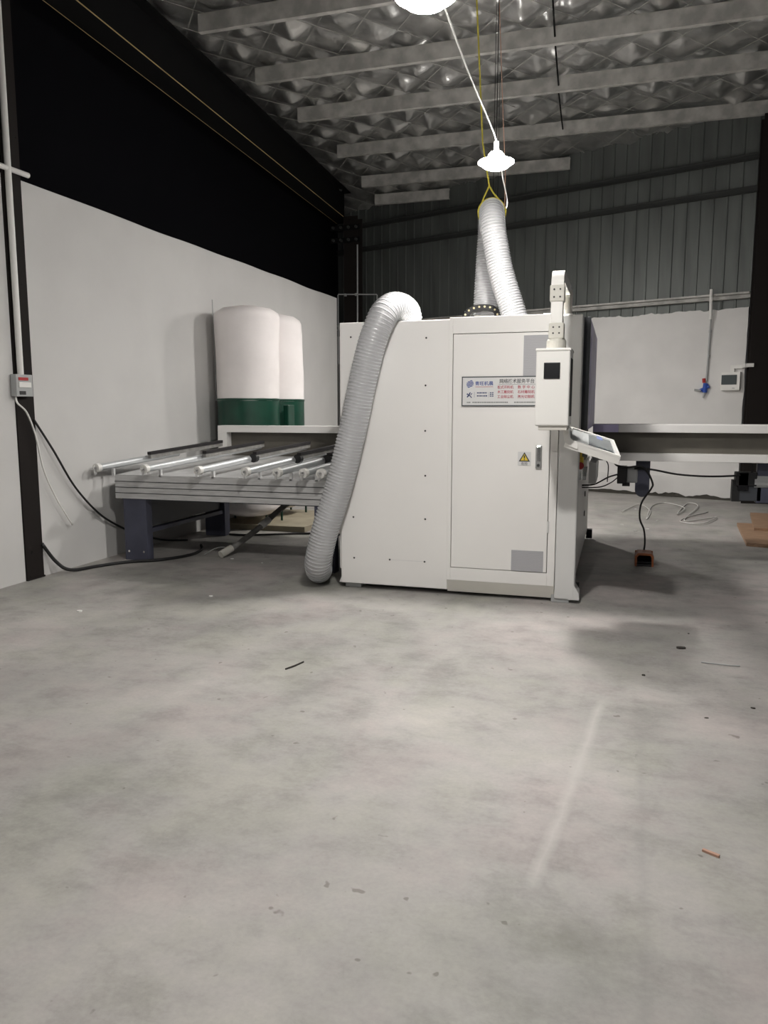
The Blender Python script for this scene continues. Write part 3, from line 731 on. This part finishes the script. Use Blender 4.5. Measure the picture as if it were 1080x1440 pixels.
# ================================================================== INFEED ROLLER TABLE
tb = empty('roller_table', (-1.3, 1.35, 0), 'grey aluminium roller table with slate legs feeding the white machine', 'roller table')
beam = MB().box(-2.56, -0.06, 0.50, 0.58, 0.622, 0.845).build('side_beam', 'alu', tb)
for k, z in enumerate((0.677, 0.733, 0.790)):
    MB().box(-2.562, -0.06, 0.4965, 0.503, z - 0.0035, z + 0.0035).build('groove', 'gap', beam)
MB().box(-2.56, -0.06, 2.12, 2.2, 0.72, 0.945).build('side_beam', 'alu', tb)
for x in (-2.54, -1.3, -0.16):
    MB().prism([(x, 0.58, 0.66), (x, 2.12, 0.76), (x, 2.12, 0.86), (x, 0.58, 0.76)], (0.07, 0, 0)).build('cross_member', 'slateblue', tb)
for y in (0.52, 2.1):
    MB().box(-2.49, -2.23, y + 0.0, y + 0.10, 0.0, 0.64, 0.004).build('leg', 'slateblue', tb)
    MB().box(-0.45, -0.25, y, y + 0.10, 0.0, 0.64, 0.004).build('leg', 'slateblue', tb)
lp = [o for o in tb.children if o.name.startswith('leg')]
for x in (-2.27,):
    MB().cyl((x, 0.52, 0.09), (x, 0.512, 0.09), 0.012, n=8).build('anchor_bolt', 'chrome', lp[0]); MB().cyl((x - .17, 0.52, 0.09), (x - .17, 0.512, 0.09), 0.012, n=8).build('anchor_bolt', 'chrome', lp[0])
MB().box(-2.34, -2.28, 0.62, 2.1, 0.33, 0.60).build('end_plate', 'slate', tb)
MB().box(-2.33, -2.25, 0.62, 2.1, 0.27, 0.31).build('tie_bar', 'slateblue', tb)
for y in (1.35, 1.45): MB().cyl((-2.28, y, 0.52), (-2.272, y, 0.52), 0.014, n=10).build('bolt', 'chrome', tb)
MB().box(-2.56, -0.1, 0.6, 2.1, 0.60, 0.66).build('drip_tray', 'slate', tb)
MB().prism([(-2.54, 0.5, 0.845), (-0.06, 0.5, 0.845), (-0.06, 2.2, 0.945), (-2.54, 2.2, 0.945)], (0, 0, 0.012)).build('table_deck', 'alu', tb)
SK = Vector((0.31, 1.87, 0.14))
for i, x in enumerate((-2.646, -2.111, -1.537, -1.05, -0.733, -0.478, -0.313)):
    a = Vector((x, 0.33, 0.93)); f1 = 1.0 if i != 0 else 0.62
    lim = min(f1, (-0.14 - x) / SK.x if x > -0.45 else 1.0)
    b = a + SK * lim; d = SK.normalized()
    ro = MB().cyl(a + d * 0.03, b, 0.034, n=18).build('roller', 'steel', tb); autosmooth(ro)
    MB().cyl(a, a + d * 0.045, 0.043, n=18).build('end_ring', 'plastic_w', ro)
    MB().cyl(a - d * 0.012, a + d * 0.005, 0.022, n=12).build('bearing', 'chrome', ro)
    MB().cyl(a - d * 0.035, a - d * 0.01, 0.009, n=8).box(a.x - 0.01, a.x + 0.01, a.y - 0.02, a.y, a.z - 0.062, a.z, 0.003).build('axle_bracket', 'chrome', ro)
    MB().box(a.x + 0.05, a.x + 0.075, 0.50, 0.53, 0.845, 0.915).build('support_post', 'alu', ro)
    # black felt strip standing beside the rear half of each roller
    if i < 6:
        p = a + SK * (0.34 if i == 0 else 0.42) + Vector((0.075, 0, 0.045)); q = a + SK * 0.97 + Vector((0.075, 0, 0.035))
        if i == 5: q = a + SK * 0.7 + Vector((0.06, 0, 0.035))
        e = q - p
        s_ = MB().prism([p + Vector((-0.016, 0, -0.035)), p + Vector((0.016, 0, -0.035)), p + Vector((0.016, 0, 0.008)), p + Vector((-0.016, 0, 0.008))], e).build('guide_strip', 'hosegrey', tb)
        MB().prism([p + Vector((-0.022, -0.004, 0.004)), p + Vector((0.022, -0.004, 0.004)), p + Vector((0.022, -0.004, 0.034)), p + Vector((-0.022, -0.004, 0.034))], e).build('felt_cap', 'darkfelt', s_)
        if i in (2, 3, 4):
            cc = p + Vector((-0.02, 0.02, -0.03)); MB().cyl(cc - d * 0.02, cc + d * 0.03, 0.045, n=18).build('drive_pulley', 'black', s_)

# white channel frame standing behind the rollers
cf = empty('channel_frame', (-1.2, 2.29, 0), 'white channel frame with olive panel behind the rollers', 'frame')
MB().box(-2.375, -0.04, 2.25, 2.42, 1.225, 1.305, 0.004).build('top_rail', 'enamel', cf)
MB().box(-2.375, -2.255, 2.25, 2.42, 0.67, 1.225, 0.004).build('end_post', 'enamel', cf)
MB().box(-2.375, -2.31, 2.27, 2.37, 0.0, 0.67, 0.004).build('support_leg', 'slateblue', cf)
MB().box(-2.255, -0.04, 2.36, 2.385, 0.75, 1.225).build('web_panel', 'channel', cf)
MB().box(-2.255, -0.04, 2.25, 2.42, 0.69, 0.75, 0.004).build('lower_rail', 'enamel', cf)
MB().box(-0.3, -0.18, 2.25, 2.42, 0.0, 0.67, 0.004).build('end_post', 'enamel', cf)

# ================================================================== DUST COLLECTOR
dco = empty('dust_collector', (-2.25, 3.1, 0), 'twin white bag dust collector with dark green drums beside the white wall', 'dust collector')
def bag(cx, cy, z0, z1, r0, r1, seed, up=True):
    prof = []; n = 40; m = MB(); rings = []; rows = 26
    for j in range(rows + 1):
        t = j / rows; z = z0 + (z1 - z0) * t
        if up:
            rr = r0 + (r1 - r0) * t
            if t > 0.86: rr *= math.sqrt(max(0.02, 1 - ((t - 0.86) / 0.14) ** 2.6))
        else:
            rr = r0 + (r1 - r0) * t
            if t < 0.14: rr *= math.sqrt(max(0.3, 1 - 0.75 * ((0.14 - t) / 0.14) ** 2.2))
        ring = []
        for k in range(n):
            a = 2 * math.pi * k / n
            pl = 0.012 * noise.noise((math.cos(a) * 2, math.sin(a) * 2, z * 2 + seed)) + (0.012 * math.cos(a * 17) * max(0, t - 0.8) / 0.2 if up else 0)
            ring.append(m.bm.verts.new((cx + (rr + pl) * math.cos(a), cy + (rr + pl) * math.sin(a), z)))
        rings.append(ring)
    for a, b in zip(rings, rings[1:]):
        for k in range(n): m.bm.faces.new((a[k], a[(k + 1) % n], b[(k + 1) % n], b[k]))
    m.bm.faces.new(rings[0][::-1]); m.bm.faces.new(rings[-1])
    return m
for i, (cx, cy, r0, r1, zt) in enumerate(((-2.265, 2.86, 0.385, 0.405, 2.765), (-2.27, 3.68, 0.385, 0.36, 2.76))):
    bag(cx, cy, 1.60, zt, r0, r1, i * 7.0).build('filter_bag', 'fabric', dco, True)
    dr = MB().lathe([(0.375, 1.20), (0.375, 1.22), (0.385, 1.225), (0.385, 1.60), (0.392, 1.605), (0.392, 1.625), (0.38, 1.63)], (cx, cy, 0), 40).build('drum', 'green', dco); autosmooth(dr)
    MB().lathe([(0.375, 1.0), (0.38, 1.2)], (cx, cy, 0), 36).build('drum_cone', 'green', dco)
    bag(cx, cy, 0.16, 1.02, 0.40, 0.37, 3 + i, False).build('collection_bag', 'fabric', dco, True)
    for a in (0.5, 1.5, 2.6):
        x, y = cx + 0.39 * math.cos(a), cy + 0.39 * math.sin(a); MB().cyl((x, y, 0.04), (x, y, 1.22), 0.015, n=8).build('leg', 'green', dco)
MB().box(-2.66, -1.42, 2.6, 4.1, 0.0, 0.07, 0.005).build('base_board', 'board', dco)
MB().box(-1.90, -1.83, 3.1, 3.3, 1.25, 1.55, 0.01).build('blower_inlet', 'green', dco)
MB().tube([(-2.655, 2.75, 1.6), (-2.665, 2.75, 2.2), (-2.675, 2.75, 2.84)], 0.006, 6).build('bag_pole', 'plastic_g', dco)

# ================================================================== OUTFEED CONVEYOR
oc = empty('outfeed_conveyor', (3.5, 2.2, 0), 'white channel outfeed conveyor with dark recessed side right of the machine', 'conveyor')
ya = 1.65
MB().box(2.20, 5.2, ya, ya + 0.16, 1.280, 1.353, 0.004).build('upper_rail', 'enamel', oc)
MB().box(1.965, 2.20, ya, ya + 0.16, 1.280, 1.353, 0.004).build('upper_rail', 'lilac', oc)['label'] = 'rail end still under lilac film'
MB().box(1.965, 5.2, ya + 0.11, ya + 0.14, 1.085, 1.28).build('web_panel', 'channel', oc)
MB().box(1.965, 5.2, ya, ya + 0.16, 1.012, 1.085, 0.004).build('lower_rail', 'enamel', oc)
MB().box(1.965, 5.2, ya + 0.16, 2.02, 1.29, 1.33).build('conveyor_bed', 'channel', oc)
MB().box(1.965, 5.2, 2.02, 2.14, 1.012, 1.353, 0.004).build('rear_beam', 'enamel', oc)
for x in (4.3, 5.1):
    for y in (1.67, 2.03): MB().box(x, x + 0.1, y, y + 0.1, 0, 1.02, 0.004).build('leg', 'slateblue', oc)
hb = MB().box(2.375, 2.505, 1.80, 1.88, 0.72, 1.02).cyl((2.44, 1.80, 0.72), (2.44, 1.88, 0.72), 0.065, n=24).build('hanger_plate', 'slateblue', oc)
MB().box(1.955, 2.02, 1.2, 2.1, 0.825, 1.016).build('end_apron', 'enamel_col', oc)
for i, (x0, x1, zc) in enumerate(((2.205, 2.375, 0.865), (3.285, 3.46, 0.83))):
    mo = empty('drive_motor', ((x0 + x1) / 2, 1.85, zc - 0.12), ('small black geared drive motor on the slate hanger plate under the conveyor', 'black geared drive motor with a splash guard under the conveyor')[i], 'motor', 'drive motors under the outfeed conveyor')
    MB().box(x0, x0 + 0.09, 1.78, 1.92, zc - 0.085, zc + 0.085, 0.006).build('terminal_box', 'blackgloss', mo)
    if i == 0:
        MB().box(x0 + 0.09, x1 + 0.02, 1.79, 1.91, zc - 0.075, zc + 0.075, 0.012).build('gearbox', 'plastic_g', mo)
        MB().box(x0 + 0.05, x0 + 0.12, 1.80, 1.9, zc - 0.11, zc - 0.08).build('mount_foot', 'black', mo)
    else:
        MB().box(x0 - 0.02, x0 + 0.16, 1.78, 1.92, zc - 0.04, zc + 0.085, 0.006).build('housing', 'black', mo)
        MB().box(x0 - 0.045, x0 + 0.02, 1.80, 1.90, zc - 0.19, zc + 0.01).build('splash_guard', 'black', mo)
        MB().cyl((x0 + 0.14, 1.85, zc + 0.0), (x0 + 0.32, 1.85, zc + 0.0), 0.075, n=20).build('gearbox', 'plastic_g', mo)
        MB().box(x0 + 0.02, x0 + 0.2, 1.8, 1.9, zc - 0.18, zc - 0.03).build('mount_plate', 'slate', mo)
        MB().box(x0 + 0.16, x0 + 0.29, 1.80, 1.88, zc - 0.2, 1.02, 0.01).build('hanger_plate', 'slateblue', mo)

def cable(name, pts, r, m, label, n=6, per=8, cat='cable', group=None):
    return tag(MB().tube(spline(pts, per), r, n).build(name, m, None, True), label, cat, group)
cable('power_cable', [(2.36, 1.775, 0.93), (2.52, 1.765, 0.925), (2.75, 1.765, 0.885), (3.0, 1.765, 0.872), (3.2, 1.765, 0.88), (3.30, 1.775, 0.89)], 0.009, 'black', 'black cable slung between the two drive motors')
cable('power_cable', [(1.893, 1.3, 0.80), (2.0, 1.55, 0.79), (2.12, 1.77, 0.84), (2.21, 1.79, 0.87)], 0.008, 'black', 'black cable from the machine side to the first drive motor')
cable('power_cable', [(1.893, 1.3, 0.78), (2.05, 1.65, 0.755), (2.15, 1.77, 0.79), (2.21, 1.79, 0.84)], 0.006, 'black', 'second black cable sagging to the first drive motor')
cable('power_cable', [(2.10, 1.66, 1.01), (2.12, 1.70, 0.95), (2.115, 1.72, 0.80)], 0.005, 'black', 'short black cable dropping below the conveyor rail')
cable('power_cable', [(3.385, 1.82, 1.02), (3.40, 1.80, 0.99), (3.40, 1.80, 0.91)], 0.005, 'black', 'short curved lead above the right hand drive motor')

# foot pedal
pd = empty('foot_pedal', (2.485, 1.72, 0), 'orange guarded foot pedal on the floor below the conveyor', 'foot pedal')
MB().box(2.405, 2.565, 1.66, 1.88, 0.0, 0.02, 0.004).build('base', 'black', pd)
MB().prism([(2.400, 1.655, 0.0), (2.418, 1.655, 0.0), (2.418, 1.655, 0.085), (2.435, 1.655, 0.108), (2.535, 1.655, 0.108), (2.552, 1.655, 0.085), (2.552, 1.655, 0.0), (2.570, 1.655, 0.0), (2.570, 1.655, 0.095), (2.545, 1.655, 0.128), (2.425, 1.655, 0.128), (2.400, 1.655, 0.095)], (0, 0.2, 0)).build('guard_hood', 'orange', pd)
MB().prism([(2.42, 1.67, 0.03), (2.55, 1.67, 0.03), (2.55, 1.84, 0.065), (2.42, 1.84, 0.065)], (0, 0, 0.015)).build('treadle', 'blackgloss', pd)
MB().box(2.402, 2.568, 1.85, 1.87, 0, 0.12).build('back_plate', 'orange', pd)
cable('pedal_cable', [(2.485, 1.87, 0.115), (2.49, 1.86, 0.2), (2.475, 1.83, 0.33), (2.43, 1.79, 0.45), (2.44, 1.775, 0.60), (2.52, 1.76, 0.74), (2.53, 1.74, 0.80), (2.47, 1.738, 0.92), (2.40, 1.738, 0.955), (2.30, 1.738, 0.945), (2.2, 1.73, 0.96), (2.17, 1.70, 1.0), (2.16, 1.66, 1.015)], 0.0095, 'black', 'black cable rising from the orange foot pedal to the conveyor')

# loose clear packing strap
pts = []
for (x, y) in ((2.30, 5.6), (2.55, 6.6), (2.7, 5.9), (2.62, 5.0), (2.75, 6.5), (2.98, 7.0), (3.2, 6.3), (3.05, 5.6), (3.3, 7.0), (3.42, 6.6), (3.1, 5.0), (3.3, 5.1), (3.55, 5.4), (3.3, 4.7), (3.05, 4.85), (3.15, 5.3), (3.5, 6.0)):
    pts.append((x, y, 0.008 + 0.04 * abs(noise.noise((x * 3, y * 2, 0)))))
tag(MB().tube(spline(pts, 8), 0.008, 5).build('packing_strap', 'strap', None, True), 'tangled clear plastic packing strap on the floor near the rear wall', 'strap')

# boards on the floor
def board(pts, z0, z1, label):
    tag(MB().prism([(x, y, z0) for x, y in pts], (0, 0, z1 - z0)).build('wooden_board', 'wood'), label, 'board', 'wooden boards on the floor')
board([(3.60, 3.15), (5.0, 2.75), (5.5, 4.6), (3.72, 4.75)], 0.0, 0.04, 'brown wooden board lying flat on the floor under another board')
board([(3.82, 4.1), (5.0, 3.9), (5.3, 5.4), (4.0, 5.6)], 0.04, 0.075, 'brown wooden board lying on top of the lower board')

# ================================================================== WALL FITTINGS
db = empty('distribution_box', bw(s_of_x(3.96), 1.80, 0.03), 'white wall distribution box with a smoked window', 'electrical box')
def bslab(s0, s1, z0, z1, o0, o1): return MB().prism([bw(s0, z0, o0), bw(s1, z0, o0), bw(s1, z1, o0), bw(s0, z1, o0)], BN * (o1 - o0))
sa, sb = s_of_x(3.815), s_of_x(4.085)
bslab(sa, sb, 1.80, 2.09, 0.028, 0.12).build('case', 'plastic_w', db)
bslab(sa + 0.01, sb - 0.045, 1.89, 2.045, 0.12, 0.126).build('window', 'smoked', db)
bslab(sb - 0.11, sb - 0.07, 1.825, 1.838, 0.12, 0.123).build('maker_plate', 'plastic_g', db)
bslab(sb - 0.16, sb + 0.02, 2.145, 2.20, 0.03, 0.08).build('trunking', 'plastic_w', db)
MB().box(4.07, 4.122, 7.33, 7.72, 2.15, 2.205).build('trunking_return', 'plastic_w', db)
MB().box(4.07, 4.19, 7.325, 7.361, 2.15, 2.205).build('trunking_end', 'plastic_w', db)
bslab(sb - 0.16, sb - 0.10, 2.08, 2.15, 0.03, 0.08).build('trunking_drop', 'plastic_w', db)

tp = empty('water_pipe', bw(s_of_x(3.6), 1.75, 0.06), 'thin white water pipe down the rear wall with a blue tap', 'pipe')
def bt(x, z, o=0.06): return bw(s_of_x(x), z, o)
MB().tube([bt(3.61, 3.42, 0.15), bt(3.61, 2.95, 0.1)], 0.026, 10).build('upper_pipe', 'plastic_w', tp)
MB().tube([bt(3.61, 2.96, 0.08), bt(3.60, 2.5, 0.06), bt(3.59, 1.96, 0.06)], 0.014, 8).build('lower_pipe', 'plastic_g', tp)
for z in (2.76, 2.36): MB().cyl(bt(3.605, z + 0.02), bt(3.605, z - 0.02), 0.022, n=12).build('pipe_clip', 'plastic_g', tp)
vb = MB().cyl(bt(3.585, 1.92, 0.07), bt(3.575, 1.77, 0.07), 0.038, n=14).cyl(bt(3.50, 1.80, 0.07), bt(3.64, 1.87, 0.07), 0.026, n=12).build('tap_body', 'blue', tp)
MB().cyl(bt(3.56, 1.93, 0.07), bt(3.555, 2.0, 0.08), 0.026, n=12).build('tap_handle', 'red', vb)
MB().cyl(bt(3.52, 1.80, 0.09), bt(3.43, 1.815, 0.12), 0.018, n=10).build('tap_spout', 'plastic_g', vb)
MB().cyl(bt(3.57, 1.77, 0.07), bt(3.56, 1.68, 0.08), 0.018, 0.014, n=10).build('hose_tail', 'plastic_g', vb)

# conduit, switch and leads on the left column
co = empty('white_conduit', (XW + 0.03, -0.5, 1.79), 'white plastic conduit running up the black column', 'conduit')
MB().cyl((XW + 0.042, -0.54, 1.78), (XW + 0.042, -0.54, 5.0), 0.026, n=14).build('riser', 'plastic_w', co)
MB().cyl((XW + 0.042, -0.75, 3.455), (XW + 0.042, -0.31, 3.465), 0.022, n=14).build('side_arm', 'plastic_w', co)
sw = empty('switch_box', (XW + 0.03, -0.51, 1.6), 'small grey isolator switch box with red strip on the black column', 'switch')
MB().box(XW + 0.008, XW + 0.07, -0.625, -0.435, 1.605, 1.79, 0.004).build('case', 'plastic_g', sw)
MB().box(XW + 0.068, XW + 0.075, -0.60, -0.49, 1.74, 1.765).build('red_strip', 'red', sw)
MB().box(XW + 0.068, XW + 0.078, -0.60, -0.46, 1.68, 1.725, 0.003).build('toggle', 'plastic_w', sw)
MB().box(XW + 0.068, XW + 0.074, -0.595, -0.525, 1.62, 1.65).build('maker_plate', 'gap', sw)
XC = XW + 0.045
cable('white_lead', [(XW + 0.03, -0.60, 1.608), (XC, -0.60, 1.55), (XC, -0.50, 1.47), (XC, -0.42, 1.30), (XC, -0.385, 1.17), (XC, -0.33, 0.95), (XC, -0.20, 0.70), (XC, 0.0, 0.42)], 0.008, 'plastic_w', 'pale lead looping from the switch box across the column')
cable('black_lead', [(XW + 0.012, -0.385, 1.41), (XC, -0.2, 1.13), (XC, 0.04, 0.80), (XC, 0.30, 0.55), (XC, 0.55, 0.38), (XC, 0.95, 0.2), (-2.60, 1.35, 0.06), (-2.45, 1.62, 0.02)], 0.011, 'black', 'black lead hanging down the white wall behind the roller table')
cable('black_lead', [(XW + 0.012, -0.375, 0.30), (XC + 0.02, -0.27, 0.12), (XC + 0.1, -0.18, 0.03), (-2.50, 0.1, 0.015), (-2.35, 0.35, 0.015), (-2.1, 0.55, 0.015), (-1.96, 0.85, 0.015), (-2.0, 1.15, 0.015), (-2.15, 1.4, 0.015)], 0.016, 'black', 'thick black lead lying on the floor around the slate table leg')
cable('black_lead', [(-2.2, 2.15, 0.015), (-2.0, 2.15, 0.015), (-1.7, 2.25, 0.02), (-1.4, 2.45, 0.015), (-1.0, 2.5, 0.015), (-0.4, 2.46, 0.015)], 0.013, 'black', 'thin black lead lying on the floor below the channel frame')
# air hose lying under the table
hs = empty('hose_pipe', (-1.55, 0.95, 0), 'grey hose with pale end sleeves leaning below the roller table', 'hose')
MB().tube(spline([(-1.59, 0.86, 0.045), (-1.53, 1.02, 0.10), (-1.40, 1.4, 0.27), (-1.33, 1.6, 0.38), (-1.22, 1.75, 0.485), (-1.0, 1.9, 0.569)], 8), 0.03, 12).build('hose', 'hosegrey', hs, True)
MB().tube([(-1.60, 0.84, 0.04), (-1.575, 0.90, 0.062), (-1.545, 0.97, 0.088)], 0.037, 14).build('end_sleeve', 'beige', hs)
MB().tube([(-1.408, 1.37, 0.262), (-1.368, 1.49, 0.32)], 0.038, 14).build('joint_sleeve', 'plastic_w', hs)
cable('thin_wire', [(-1.85, 0.95, 0.008), (-1.8, 1.1, 0.05), (-1.7, 1.12, 0.06), (-1.62, 1.0, 0.03), (-1.64, 0.9, 0.008)], 0.004, 'plastic_g', 'thin grey wire loop on the floor beside the hose end', cat='wire')

# ================================================================== SCRAPS ON THE FLOOR
tag(MB().prism([(2.52, -3.335, 0.0), (2.525, -3.325, 0.0), (2.575, -3.35, 0.0), (2.57, -3.362, 0.0)], (0, 0, 0.008)).build('wood_splinter', 'twig'), 'small pale wood splinter on the bare floor', 'splinter')
def chip(x, y, r, m, label):
    mm = MB(); n = 7; a0 = random.random() * 6
    mm.prism([(x + r * random.uniform(.6, 1.2) * math.cos(a0 + k * 6.283 / n), y + r * random.uniform(.4, .8) * math.sin(a0 + k * 6.283 / n), 0) for k in range(n)], (0, 0, r * 0.35))
    tag(mm.build('floor_scrap', m), label, 'scrap', 'scraps on the concrete floor')
DK, WH = 'tiny dark scrap lying on the concrete floor', 'tiny white scrap lying on the concrete floor'
for x, y, r in ((2.624, -0.96, 0.03), (2.384, -1.55, 0.015), (2.9, -1.9, 0.013), (2.66, -2.1, 0.009), (2.7, -0.6, 0.010)):
    chip(x, y, r, 'debris', DK)
for x, y, r in ((-1.48, 0.85, 0.018), (-1.1, 0.75, 0.014), (2.3, 4.4, 0.02), (2.45, 3.9, 0.025), (2.6, 4.1, 0.02), (2.75, 4.9, 0.02), (-0.9, -0.6, 0.02), (-1.6, -1.3, 0.025), (2.5, 6.1, 0.02)):
    chip(x, y, r, 'foam', WH)
tag(MB().tube([(0.40, -2.05, 0.006), (0.43, -1.98, 0.007), (0.45, -1.9, 0.006)], 0.005, 5).build('twig', 'debris'), 'short dark twig on the bare concrete floor', 'twig')
tag(MB().tube([(2.72, -1.22, 0.006), (2.86, -1.24, 0.007), (2.93, -1.23, 0.006)], 0.004, 5).build('wire_offcut', 'plastic_g'), 'thin pale wire offcut on the floor near the dark scrap', 'wire')

for o in SC.objects:
    if 'wl' in o: del o['wl']
